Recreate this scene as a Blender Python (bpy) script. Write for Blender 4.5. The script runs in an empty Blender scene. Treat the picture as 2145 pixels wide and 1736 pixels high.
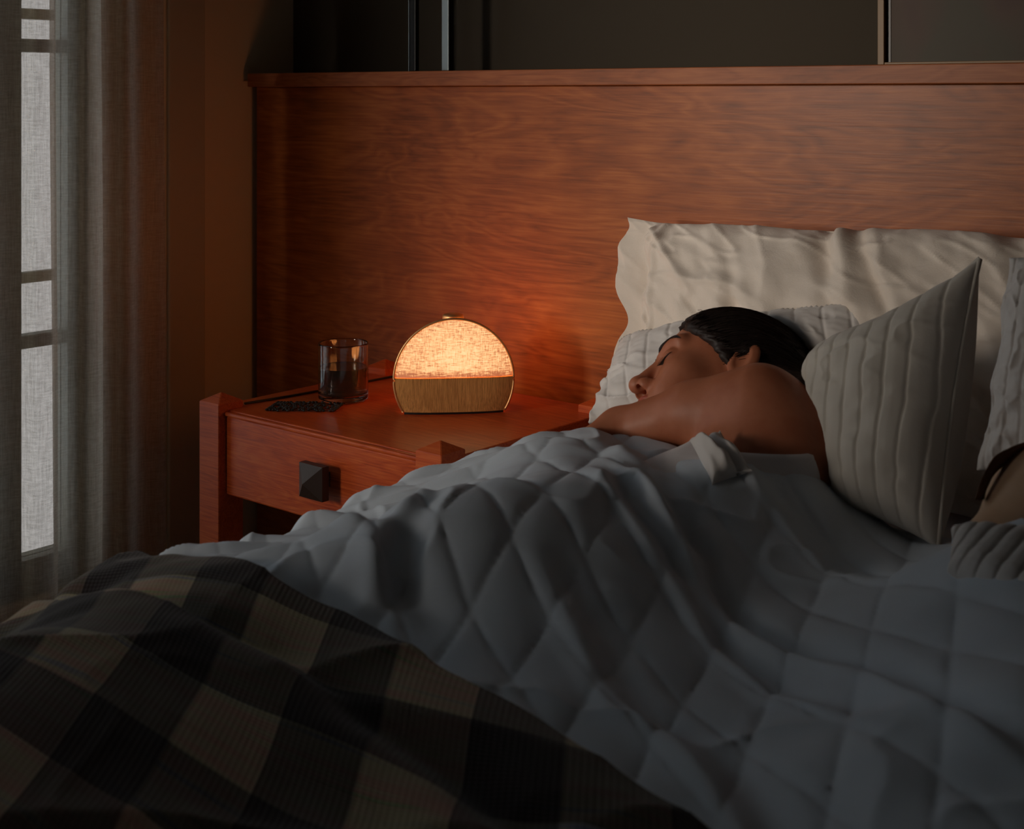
import bpy, bmesh, math, random
import numpy as np
from mathutils import Vector, noise as mnoise

# ------------------------------------------------------------------ camera, world, lights, exposure
SC = bpy.context.scene
COL = SC.collection
FPX = 2930.0                       # focal length in pixels of a 2145 wide frame
YAW = math.atan2(.645, .764)
CAM = np.array([1.976, -2.035, 1.16])
RGT = np.array([math.cos(YAW), math.sin(YAW), 0.0])
FWD = np.array([-math.sin(YAW), math.cos(YAW), 0.0])
cd = bpy.data.cameras.new('camera')
cam = bpy.data.objects.new('camera', cd)
COL.objects.link(cam)
cam.location = CAM
cam.rotation_euler = (math.pi/2, 0, YAW)
cd.sensor_width = 36.0
cd.lens = FPX/2145*36
cd.shift_y = -(868-195)/2145
cd.clip_start = .02
cd.dof.use_dof = True
cd.dof.focus_distance = 2.30
cd.dof.aperture_fstop = 9.0
SC.camera = cam

SC.view_settings.view_transform = 'Standard'
SC.view_settings.look = 'None'
SC.view_settings.gamma = 1.0
SC.view_settings.use_curve_mapping = False
SC.view_settings.exposure = 0.0

W = bpy.data.worlds.new('dusk_sky')
SC.world = W
W.use_nodes = True
W.node_tree.nodes['Background'].inputs['Color'].default_value = (.88, .88, .88, 1)
W.node_tree.nodes['Background'].inputs['Strength'].default_value = 0.75


def area(name, loc, rot, sx, sy, power, col, portal=False):
    l = bpy.data.lights.new(name, 'AREA')
    l.shape = 'RECTANGLE'
    l.size = sx
    l.size_y = sy
    l.energy = power
    l.color = col
    l.cycles.is_portal = portal
    o = bpy.data.objects.new(name, l)
    COL.objects.link(o)
    o.location = loc
    o.rotation_euler = rot
    return o


# daylight entering by the two windows of the left wall
wl = area('window_daylight', (-.66, -3.30, 1.42), (0, 0, 0), .80, .80, 3.3, (1.0, .87, .74))
wl.rotation_euler = Vector((1.12, 3.30, -.36)).to_track_quat('-Z', 'Y').to_euler()
wl.data.spread = math.radians(34)
area('curtained_window_daylight', (-.80, -.98, 1.25), (0, -math.pi/2, 0), 1.9, 1.0, 6.5, (.60, .82, 1.0))

# ------------------------------------------------------------------ helpers


def P(px, py, z):
    """a photo pixel at a distance z along the view -> a point of the room"""
    return CAM + RGT*((px-1072.5)/FPX*z) + FWD*z + np.array([0, 0, -(py-195)/FPX*z])


def tag(o, label=None, cat=None, group=None, kind=None):
    if label: o['label'] = label
    if cat: o['category'] = cat
    if group: o['group'] = group
    if kind: o['kind'] = kind
    return o


def thing(name, loc, label, cat, rz=0, group=None):
    o = bpy.data.objects.new(name, None)
    COL.objects.link(o)
    o.location = loc
    o.rotation_euler = (0, 0, rz)
    o.empty_display_size = .05
    return tag(o, label, cat, group)


def link(name, me, mat, parent=None, smooth=True):
    o = bpy.data.objects.new(name, me)
    COL.objects.link(o)
    if mat: me.materials.append(mat)
    if smooth:
        me.polygons.foreach_set('use_smooth', [True]*len(me.polygons))
    if parent: o.parent = parent
    return o


def bm_obj(name, bm, mat, parent=None, smooth=False):
    me = bpy.data.meshes.new(name)
    bmesh.ops.recalc_face_normals(bm, faces=bm.faces)
    bm.to_mesh(me)
    bm.free()
    return link(name, me, mat, parent, smooth)


def np_obj(name, V, F, mat, parent=None, smooth=True):
    me = bpy.data.meshes.new(name)
    me.from_pydata([tuple(v) for v in np.asarray(V).tolist()], [], [tuple(f) for f in np.asarray(F).tolist()] if not isinstance(F, list) else F)
    me.update()
    return link(name, me, mat, parent, smooth)


def add_box(bm, lo, hi, bevel=0.0, seg=2):
    r = bmesh.ops.create_cube(bm, size=1.0)
    vs = r['verts']
    for v in vs:
        for i in range(3):
            v.co[i] = lo[i] if v.co[i] < 0 else hi[i]
    if bevel > 0:
        es = list({e for v in vs for e in v.link_edges})
        bmesh.ops.bevel(bm, geom=es, offset=bevel, segments=seg, profile=.5, affect='EDGES')


def box_obj(name, lo, hi, mat, parent=None, bevel=0.0, kind=None, seg=2):
    bm = bmesh.new()
    add_box(bm, lo, hi, bevel, seg)
    o = bm_obj(name, bm, mat, parent)
    if kind: o['kind'] = kind
    return o


def lathe(bm, prof, n=48, cx=0, cy=0):
    rings = []
    for r, z in prof:
        rings.append([bm.verts.new((cx+r*math.cos(2*math.pi*i/n), cy+r*math.sin(2*math.pi*i/n), z)) for i in range(n)] if r > 1e-6
                     else [bm.verts.new((cx, cy, z))])
    for a, b in zip(rings[:-1], rings[1:]):
        for i in range(n):
            j = (i+1) % n
            if len(a) == 1 and len(b) == 1: continue
            if len(a) == 1: bm.faces.new((a[0], b[j], b[i]))
            elif len(b) == 1: bm.faces.new((a[i], a[j], b[0]))
            else: bm.faces.new((a[i], a[j], b[j], b[i]))


def grid_faces(nu, nv, off=0, flip=False):
    i = np.arange(nu-1)[:, None]
    j = np.arange(nv-1)[None, :]
    a = (i*nv+j+off).ravel(); b = ((i+1)*nv+j+off).ravel()
    c = ((i+1)*nv+j+1+off).ravel(); d = (i*nv+j+1+off).ravel()
    return np.stack([a, b, c, d] if not flip else [a, d, c, b], 1)


def tube(pts, rad, n=6):
    """a tube mesh round a polyline -> V, F"""
    pts = np.asarray(pts, float)
    m = len(pts)
    rad = np.broadcast_to(np.asarray(rad, float), (m,))
    T = np.gradient(pts, axis=0)
    T /= np.linalg.norm(T, axis=1, keepdims=True)+1e-12
    up = np.array([0, 0, 1.0]) if abs(T[0][2]) < .9 else np.array([1.0, 0, 0])
    A = np.cross(T, up); A /= np.linalg.norm(A, axis=1, keepdims=True)+1e-12
    B = np.cross(T, A)
    th = np.arange(n)*2*math.pi/n
    V = pts[:, None, :]+rad[:, None, None]*(np.cos(th)[None, :, None]*A[:, None, :]+np.sin(th)[None, :, None]*B[:, None, :])
    V = V.reshape(-1, 3)
    F = []
    for i in range(m-1):
        for k in range(n):
            l = (k+1) % n
            F.append((i*n+k, i*n+l, (i+1)*n+l, (i+1)*n+k))
    F.append(tuple(range(n)))
    F.append(tuple(range((m-1)*n, m*n))[::-1])
    return V, F


def sstep(a, b, x):
    t = np.clip((x-a)/(b-a), 0, 1)
    return t*t*(3-2*t)


_rng = np.random.RandomState(7)
_perm = _rng.rand(64, 64)


def vnoise(x, y, seed=0):
    """smooth tiling value noise, -1..1"""
    x = np.asarray(x, float)+seed*7.13; y = np.asarray(y, float)+seed*3.71
    xi = np.floor(x).astype(int); yi = np.floor(y).astype(int)
    fx = x-xi; fy = y-yi
    fx = fx*fx*fx*(fx*(fx*6-15)+10); fy = fy*fy*fy*(fy*(fy*6-15)+10)
    g = lambda a, b: _perm[a % 64, b % 64]
    v = (g(xi, yi)*(1-fx)+g(xi+1, yi)*fx)*(1-fy)+(g(xi, yi+1)*(1-fx)+g(xi+1, yi+1)*fx)*fy
    return v*2-1


def fbm(x, y, o=3, seed=0):
    s = 0; a = 1; t = 0
    for k in range(o):
        s = s+a*vnoise(x*2**k, y*2**k, seed+k*5); t += a; a *= .5
    return s/t


def ridge(x, y, seed=0, sharp=1.0):
    """sharp fold ridges 0..1"""
    return (1-np.abs(fbm(x, y, 2, seed)))**(4*sharp)


# ------------------------------------------------------------------ materials


def mat(name, base=(.5, .5, .5), rough=.6, **kw):
    m = bpy.data.materials.new(name)
    m.use_nodes = True
    b = m.node_tree.nodes['Principled BSDF']
    b.inputs['Base Color'].default_value = (*base, 1)
    b.inputs['Roughness'].default_value = rough
    for k, v in kw.items():
        b.inputs[k.replace('_', ' ')].default_value = v
    return m


def nodes(m):
    nt = m.node_tree
    return nt, nt.nodes, nt.links, nt.nodes['Principled BSDF']


def coords(nt, scale=(1, 1, 1), kind='Object', rot=(0, 0, 0)):
    tc = nt.nodes.new('ShaderNodeTexCoord')
    mp = nt.nodes.new('ShaderNodeMapping')
    mp.inputs['Scale'].default_value = scale
    mp.inputs['Rotation'].default_value = rot
    nt.links.new(tc.outputs[kind], mp.inputs['Vector'])
    return mp.outputs['Vector']


def ramp(nt, fac, stops):
    r = nt.nodes.new('ShaderNodeValToRGB')
    e = r.color_ramp.elements
    while len(e) < len(stops): e.new(.5)
    for i, (p, c) in enumerate(stops):
        e[i].position = p; e[i].color = (*c, 1)
    nt.links.new(fac, r.inputs['Fac'])
    return r.outputs['Color']


def noisetex(nt, vec, scale, detail=3, rough=.5, dist=0):
    n = nt.nodes.new('ShaderNodeTexNoise')
    n.inputs['Scale'].default_value = scale
    n.inputs['Detail'].default_value = detail
    n.inputs['Roughness'].default_value = rough
    n.inputs['Distortion'].default_value = dist
    nt.links.new(vec, n.inputs['Vector'])
    return n.outputs['Fac']


def math_n(nt, op, a, b=None):
    n = nt.nodes.new('ShaderNodeMath'); n.operation = op
    for i, x in enumerate((a, b)):
        if x is None: continue
        if isinstance(x, (int, float)): n.inputs[i].default_value = x
        else: nt.links.new(x, n.inputs[i])
    return n.outputs[0]


def bump(nt, h, strength, dist, bs):
    n = nt.nodes.new('ShaderNodeBump')
    n.inputs['Strength'].default_value = strength
    n.inputs['Distance'].default_value = dist
    nt.links.new(h, n.inputs['Height'])
    nt.links.new(n.outputs['Normal'], bs.inputs['Normal'])


def wood(name, dark, mid, light, scale=(1.2, 9, 9), rough=.42, rot=(0, 0, 0), fine=90, cath=2.6):
    """veneer whose grain runs along X of the (rotated) object space"""
    m = mat(name, mid, rough)
    nt, ns, ln, bs = nodes(m)
    v = coords(nt, scale, rot=rot)
    big = noisetex(nt, v, cath, 3, .5, .9)
    rings = math_n(nt, 'FRACT', math_n(nt, 'MULTIPLY', big, 9.0))
    rings = math_n(nt, 'ABSOLUTE', math_n(nt, 'SUBTRACT', math_n(nt, 'MULTIPLY', rings, 2.0), 1.0))
    v2 = coords(nt, (scale[0]*1.2, scale[1]*6, scale[2]*6), rot=rot)
    fn = noisetex(nt, v2, fine/16, 5, .65, .2)
    bl = noisetex(nt, coords(nt, (1, 1, 1), rot=rot), 5, 3, .55)
    s = math_n(nt, 'ADD', math_n(nt, 'MULTIPLY', rings, .13), math_n(nt, 'MULTIPLY', fn, .55))
    s = math_n(nt, 'ADD', s, math_n(nt, 'MULTIPLY', bl, .42))
    c = ramp(nt, s, [(.36, dark), (.54, mid), (.76, light)])
    ln.new(c, bs.inputs['Base Color'])
    bump(nt, fn, .12, .002, bs)
    bs.inputs['Specular IOR Level'].default_value = .3
    return m


def cloth(name, c1, c2=None, rough=.92, weave=900, wb=.25, sheen=.25, blot=6):
    m = mat(name, c1, rough)
    nt, ns, ln, bs = nodes(m)
    c2 = c2 or tuple(x*.88 for x in c1)
    v = coords(nt)
    b = noisetex(nt, v, blot, 3, .6)
    c = ramp(nt, b, [(.3, c2), (.7, c1)])
    ln.new(c, bs.inputs['Base Color'])
    w = noisetex(nt, v, weave, 2, .6)
    cr = noisetex(nt, coords(nt, (1, 1, 1)), 26, 5, .6, .6)
    h = math_n(nt, 'ADD', math_n(nt, 'MULTIPLY', w, .4), math_n(nt, 'MULTIPLY', cr, 2.0))
    bump(nt, h, wb, .002, bs)
    bs.inputs['Sheen Weight'].default_value = sheen
    bs.inputs['Sheen Roughness'].default_value = .6
    bs.inputs['Specular IOR Level'].default_value = .15
    return m


M = {}
M['headboard'] = wood('cherry_veneer', (.175, .043, .008), (.32, .083, .016), (.48, .150, .034), scale=(1.0, 5, 5), rough=.40, cath=2.2)
M['shelf'] = wood('cherry_edge', (.20, .056, .017), (.32, .092, .028), (.42, .14, .046), scale=(1.2, 8, 8), rough=.45)
M['table'] = wood('red_pine', (.30, .038, .008), (.50, .078, .016), (.66, .15, .034), scale=(1.5, 14, 14), rough=.36, cath=2.0)
M['post'] = wood('red_pine_upright', (.30, .042, .010), (.50, .082, .018), (.62, .14, .034), scale=(1.5, 14, 14), rough=.45, rot=(0, math.pi/2, 0), cath=2.0)
M['darkwood'] = mat('dark_stained_wood', (.035, .018, .012), .5)
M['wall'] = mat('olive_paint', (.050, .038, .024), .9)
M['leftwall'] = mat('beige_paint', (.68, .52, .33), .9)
M['white'] = cloth('white_cotton', (.74, .71, .69), (.66, .63, .61))
M['cream'] = cloth('cream_linen', (.80, .72, .64), (.72, .64, .56), weave=600, wb=.45)
M['stripe'] = cloth('ribbed_cotton', (.60, .57, .52), (.52, .49, .44))
M['quilt'] = cloth('quilted_white_cotton', (.62, .69, .77), (.56, .63, .71), wb=.18, sheen=.1)
M['sheet'] = cloth('bed_sheet', (.74, .71, .72))
M['floor'] = wood('floor_boards', (.06, .03, .015), (.12, .06, .03), (.18, .09, .045))
M['ceiling'] = mat('ceiling_paint', (.55, .52, .46), .9)
M['metal'] = mat('grey_steel', (.30, .34, .35), .35, Metallic=.8)
M['blackmetal'] = mat('black_steel', (.02, .02, .02), .35, Metallic=.6)
M['brass'] = mat('brushed_brass', (.95, .55, .24), .45, Metallic=1.0)
M['black'] = mat('black_rubber', (.008, .008, .008), .5)
M['casing'] = mat('painted_casing', (.50, .39, .26), .7)
M['sash'] = mat('dark_window_paint', (.10, .09, .055), .6)


# ------------------------------------------------------------------ the room
def room():
    LW = -.52
    box_obj('floor', (-.7, -4.1, -.1), (3.8, .4, 0), M['floor'], kind='structure')
    box_obj('ceiling', (-.7, -4.1, 2.5), (3.8, .4, 2.6), M['ceiling'], kind='structure')
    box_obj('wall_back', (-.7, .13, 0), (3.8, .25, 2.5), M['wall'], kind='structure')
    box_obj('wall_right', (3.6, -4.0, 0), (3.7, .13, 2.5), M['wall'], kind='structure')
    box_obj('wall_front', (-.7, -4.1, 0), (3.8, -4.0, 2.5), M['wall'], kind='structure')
    # left wall with two openings
    bm = bmesh.new()
    x0, x1 = LW-.10, LW
    for (a, b, c, d) in ((-.40, .13, 0, 2.5), (-2.75, -1.55, 0, 2.5), (-4.0, -3.85, 0, 2.5),
                         (-1.55, -.40, 2.25, 2.5), (-1.55, -.40, 0, .16), (-3.85, -2.75, 2.15, 2.5), (-3.85, -2.75, 0, .80)):
        add_box(bm, (x0, a, c), (x1, b, d))
    o = bm_obj('wall_left', bm, M['leftwall']); o['kind'] = 'structure'
    # casing between curtain and wall corner
    box_obj('trim_1', (LW+.0005, -.225, 0), (LW+.010, -.130, 2.5), M['casing'], bevel=.003, kind='structure')
    # window 1 behind the curtain
    w = bpy.data.objects.new('window_1', None); COL.objects.link(w); w['kind'] = 'structure'
    fx0, fx1 = LW-.075, LW-.025
    glass = mat('window_glass', (1, 1, 1), .0, Transmission_Weight=1.0, IOR=1.01)
    box_obj('jamb', (fx0, -.421, .16), (fx1, -.400, 2.25), M['sash'], w)
    box_obj('jamb', (fx0, -1.55, .16), (fx1, -1.495, 2.25), M['sash'], w)
    box_obj('stile', (fx0, -.447, .16), (fx1, -.429, 2.25), M['sash'], w)
    box_obj('stile', (fx0, -.70, .16), (fx1, -.550, 2.25), M['sash'], w)
    box_obj('rail', (fx0, -1.495, .16), (fx1, -.447, .235), M['sash'], w)
    box_obj('rail', (fx0, -1.495, 2.17), (fx1, -.447, 2.25), M['sash'], w)
    for z in (.665, 1.255, 1.82):
        box_obj('muntin', (fx0+.01, -1.495, z-.013), (fx1-.01, -.447, z+.013), M['sash'], w)
    box_obj('pane', (fx0+.022, -1.495, .235), (fx0+.026, -.447, 2.17), glass, w)
    w = bpy.data.objects.new('window_2', None); COL.objects.link(w); w['kind'] = 'structure'
    for (a, b, c, d) in ((-3.85, -3.79, .8, 2.15), (-2.81, -2.75, .8, 2.15), (-3.79, -2.81, .8, .86), (-3.79, -2.81, 2.09, 2.15)):
        box_obj('window_frame', (fx0, a, c), (fx1, b, d), M['sash'], w)
    # outdoor railing seen as faint bars through the curtain
    r = thing('garden_railing', (-.95, -1.0, 0), 'dark outdoor railing bars seen faintly through the sheer curtain', 'railing')
    for z in (1.342, .737):
        box_obj('rail', (-.012, -.9, z-.012), (.012, .9, z+.012), M['sash'], r)
    for y in (-.88, .88):
        box_obj('post', (-.015, y-.015, 0), (.015, y+.015, 1.345), M['sash'], r)
    # headboard
    h = thing('headboard', (1.4, 0, 0), 'wide cherry wood headboard panel with a projecting ledge behind the bed', 'headboard')
    pnl = box_obj('panel', (-.495-1.4, 0, .02), (3.3-1.4, .10, 1.174), M['headboard'], h, .002)
    box_obj('ledge', (-.500-1.4, -.022, 1.174), (3.3-1.4, .125, 1.204), M['shelf'], h, .0015)
    # poles standing on the ledge
    pb = P(937, 147, 2.0)
    def on_ledge(px, y):
        k = (px-1072.5)/FPX
        d = RGT*k+FWD
        t = (y-CAM[1])/d[1]
        return CAM+d*t
    a = on_ledge(868, .03)
    t = thing('metal_pole', (a[0], a[1], 1.204), 'slim black metal pole standing upright on the ledge, left one of the pair', 'pole')
    box_obj('shaft', (-.0085, -.006, 0), (.0085, .006, 1.0), M['blackmetal'], t, .002)
    box_obj('edge_strip', (-.0105, -.007, 0), (-.0086, .007, 1.0), M['metal'], t)
    a = on_ledge(937, .03)
    t = thing('metal_pole', (a[0], a[1], 1.204), 'grey steel pole standing upright on the ledge, right one of the pair', 'pole')
    box_obj('shaft', (-.011, -.006, 0), (.009, .006, 1.0), M['metal'], t, .002)
    box_obj('edge_strip', (.0092, -.007, 0), (.011, .007, 1.0), M['blackmetal'], t)
    # framed picture on the ledge
    a = on_ledge(1845, .035)
    t = thing('picture_frame', (a[0], a[1], 1.2045), 'wooden framed dark abstract print leaning on the ledge at the right', 'picture')
    w_, h_ = .62, .80
    fm = mat('frame_wood', (.26, .16, .08), .5)
    box_obj('frame_side', (0, -.012, 0), (.011, .012, h_), fm, t, .001)
    box_obj('frame_side', (w_-.011, -.012, 0), (w_, .012, h_), fm, t, .001)
    box_obj('frame_side', (.0115, -.012, h_-.011), (w_-.0115, .012, h_), fm, t, .001)
    box_obj('frame_side', (.0115, -.012, 0), (w_-.0115, .012, .004), fm, t, .001)
    pm = mat('print_paper', (.2, .15, .07), .6)
    nt, ns, ln, bs = nodes(pm)
    f = noisetex(nt, coords(nt), 4.2, 2, .5, .6)
    ln.new(ramp(nt, f, [(.40, (.040, .030, .012)), (.52, (.055, .024, .009)), (.60, (.045, .012, .006))]), bs.inputs['Base Color'])
    box_obj('liner', (.0112, -.003, .0041), (.018, .003, h_-.0112), M['blackmetal'], t)
    box_obj('print', (.0182, -.002, .0042), (w_-.0112, .002, h_-.0112), pm, t)


room()


# ------------------------------------------------------------------ curtain
def curtain():
    m = bpy.data.materials.new('sheer_linen'); m.use_nodes = True
    nt = m.node_tree; ns = nt.nodes; ln = nt.links
    bs = ns['Principled BSDF']; out = ns['Material Output']
    ns.remove(bs)
    dif = ns.new('ShaderNodeBsdfDiffuse'); dif.inputs['Color'].default_value = (.66, .54, .40, 1)
    trl = ns.new('ShaderNodeBsdfTranslucent'); trl.inputs['Color'].default_value = (.55, .50, .42, 1)
    trp = ns.new('ShaderNodeBsdfTransparent'); trp.inputs['Color'].default_value = (.96, .93, .90, 1)
    mx = ns.new('ShaderNodeMixShader'); mx.inputs[0].default_value = .45
    ln.new(dif.outputs[0], mx.inputs[1]); ln.new(trl.outputs[0], mx.inputs[2])
    a = noisetex(nt, coords(nt, (40, 40, 330)), 1.0, 3, .75)
    b = noisetex(nt, coords(nt, (330, 330, 22)), 1.0, 3, .75)
    s = math_n(nt, 'MULTIPLY', math_n(nt, 'ADD', a, b), .5)
    r = ns.new('ShaderNodeMapRange'); r.inputs['From Min'].default_value = .35; r.inputs['From Max'].default_value = .65
    r.inputs['To Min'].default_value = .27; r.inputs['To Max'].default_value = .60
    ln.new(s, r.inputs['Value'])
    mx2 = ns.new('ShaderNodeMixShader')
    ln.new(r.outputs[0], mx2.inputs[0])
    ln.new(mx.outputs[0], mx2.inputs[1]); ln.new(trp.outputs[0], mx2.inputs[2])
    ln.new(mx2.outputs[0], out.inputs['Surface'])
    nu, nv = 700, 60
    t = np.linspace(0, 1, nu)[:, None]; z = np.linspace(.012, 2.42, nv)[None, :]
    yy = -.286-t*1.45
    s = t*1.45
    # pleats: tighter near the free edge
    ph = 2*math.pi*(s*9.5+.6*np.sin(s*7))
    fall = .65+.35*(z/2.4)
    amp = (.010+.020*sstep(.04, .16, s)*np.ones_like(z))*fall
    x = -.448+amp*np.sin(ph+.25*np.sin(z*2.3+s*4))+.006*vnoise(s*12+0*z, z*1.7+0*s, 3)
    y = yy+.012*np.sin(2*ph+.8)*fall*sstep(.05, .2, s)+.006*np.sin(z*1.9+.5)*(1-sstep(0, .3, s))
    V = np.stack([x, y+0*z, z+0*x], -1).reshape(-1, 3)
    c = thing('curtain', (0, 0, 0), 'beige sheer linen curtain hanging in folds over the bright window at left', 'curtain')
    np_obj('curtain_panel', V, grid_faces(nu, nv), m, c)
    # stitched hem at the free edge
    k = 14
    H = V.reshape(nu, nv, 3)[:k].copy(); H[..., 0] += .0018
    np_obj('hem', H.reshape(-1, 3), grid_faces(k, nv), m, c)
    r = box_obj('curtain_rod', (-.46, -1.85, 2.425), (-.44, -.18, 2.445), M['blackmetal'], bevel=.004)
    tag(r, 'black curtain rod above the beige sheer curtain', 'curtain rod')


curtain()


# ------------------------------------------------------------------ nightstand
TT = .60          # height of its top


def nightstand():
    ox, oy = -.058, -.490
    sx, sy = .590, .465
    t = thing('nightstand', (ox+sx/2, oy+sy/2, 0), 'red pine nightstand with pointed corner posts under the glowing lamp', 'nightstand')
    hx, hy = sx/2, sy/2
    # top: planks, thin front moulding
    bm = bmesh.new()
    add_box(bm, (-hx+.010, -hy+.022, TT-.022), (hx-.010, hy-.006, TT), .003)
    bm_obj('tabletop', bm, M['table'], t)
    w = .055
    for ix, iy in ((-1, -1), (1, -1), (-1, 1), (1, 1)):
        x0 = ix*(hx-w/2); y0 = iy*(hy-w/2)
        bm = bmesh.new()
        b = w/2
        zt = TT+.012
        lo = [bm.verts.new((x0+a*b, y0+c*b, 0)) for a, c in ((-1, -1), (1, -1), (1, 1), (-1, 1))]
        hi = [bm.verts.new((x0+a*b, y0+c*b, zt)) for a, c in ((-1, -1), (1, -1), (1, 1), (-1, 1))]
        ap = bm.verts.new((x0, y0, zt+.015))
        for k in range(4):
            l = (k+1) % 4
            bm.faces.new((lo[k], lo[l], hi[l], hi[k])); bm.faces.new((hi[k], hi[l], ap))
        bm.faces.new(lo[::-1])
        bmesh.ops.bevel(bm, geom=list(bm.edges), offset=.0012, segments=1, affect='EDGES')
        bm_obj('leg', bm, M['post'], t)
    # aprons / front board
    ff = -hy+.016
    box_obj('drawer_front', (-hx+w+.0005, ff, TT-.148), (hx-w-.0005, ff+.020, TT-.010), M['table'], t, .003)
    box_obj('edge_moulding', (-hx+w+.0005, ff-.004, TT-.0095), (hx-w-.0005, ff+.024, TT-.002), M['table'], t, .003)
    box_obj('apron', (hx-w/2-.01, -hy+w+.0005, TT-.14), (hx-w/2+.01, hy-w-.0005, TT-.0225), M['table'], t)
    box_obj('apron', (-hx+w/2-.01, -hy+w+.0005, TT-.14), (-hx+w/2+.01, hy-w-.0005, TT-.0225), M['table'], t)
    box_obj('lower_shelf', (-hx+w/2, -hy+w/2, .16), (hx-w/2, hy-w/2, .18), M['table'], t)
    # dark faceted knob on the drawer front
    k = P(752, 1005, 2.36)
    bm = bmesh.new()
    kx = k[0]-(ox+sx/2); kz = TT-.073; y0 = ff-.0003
    pr = [((-.011, -.011), 0), ((.011, .011), 0)]
    def sq(r, y):
        return [bm.verts.new((kx+a*r, y, kz+c*r)) for a, c in ((-1, -1), (1, -1), (1, 1), (-1, 1))]
    rings = [sq(.012, y0), sq(.012, y0-.012), sq(.028, y0-.018), sq(.028, y0-.032)]
    for a, b in zip(rings[:-1], rings[1:]):
        for q in range(4):
            l = (q+1) % 4
            bm.faces.new((a[q], a[l], b[l], b[q]))
    ap = bm.verts.new((kx, y0-.050, kz))
    for q in range(4): bm.faces.new((rings[-1][q], rings[-1][(q+1) % 4], ap))
    bm.faces.new(rings[0][::-1])
    o = bm_obj('drawer_knob', bm, M['darkwood'], t)
    o['label'] = 'dark faceted wooden knob'


nightstand()


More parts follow.
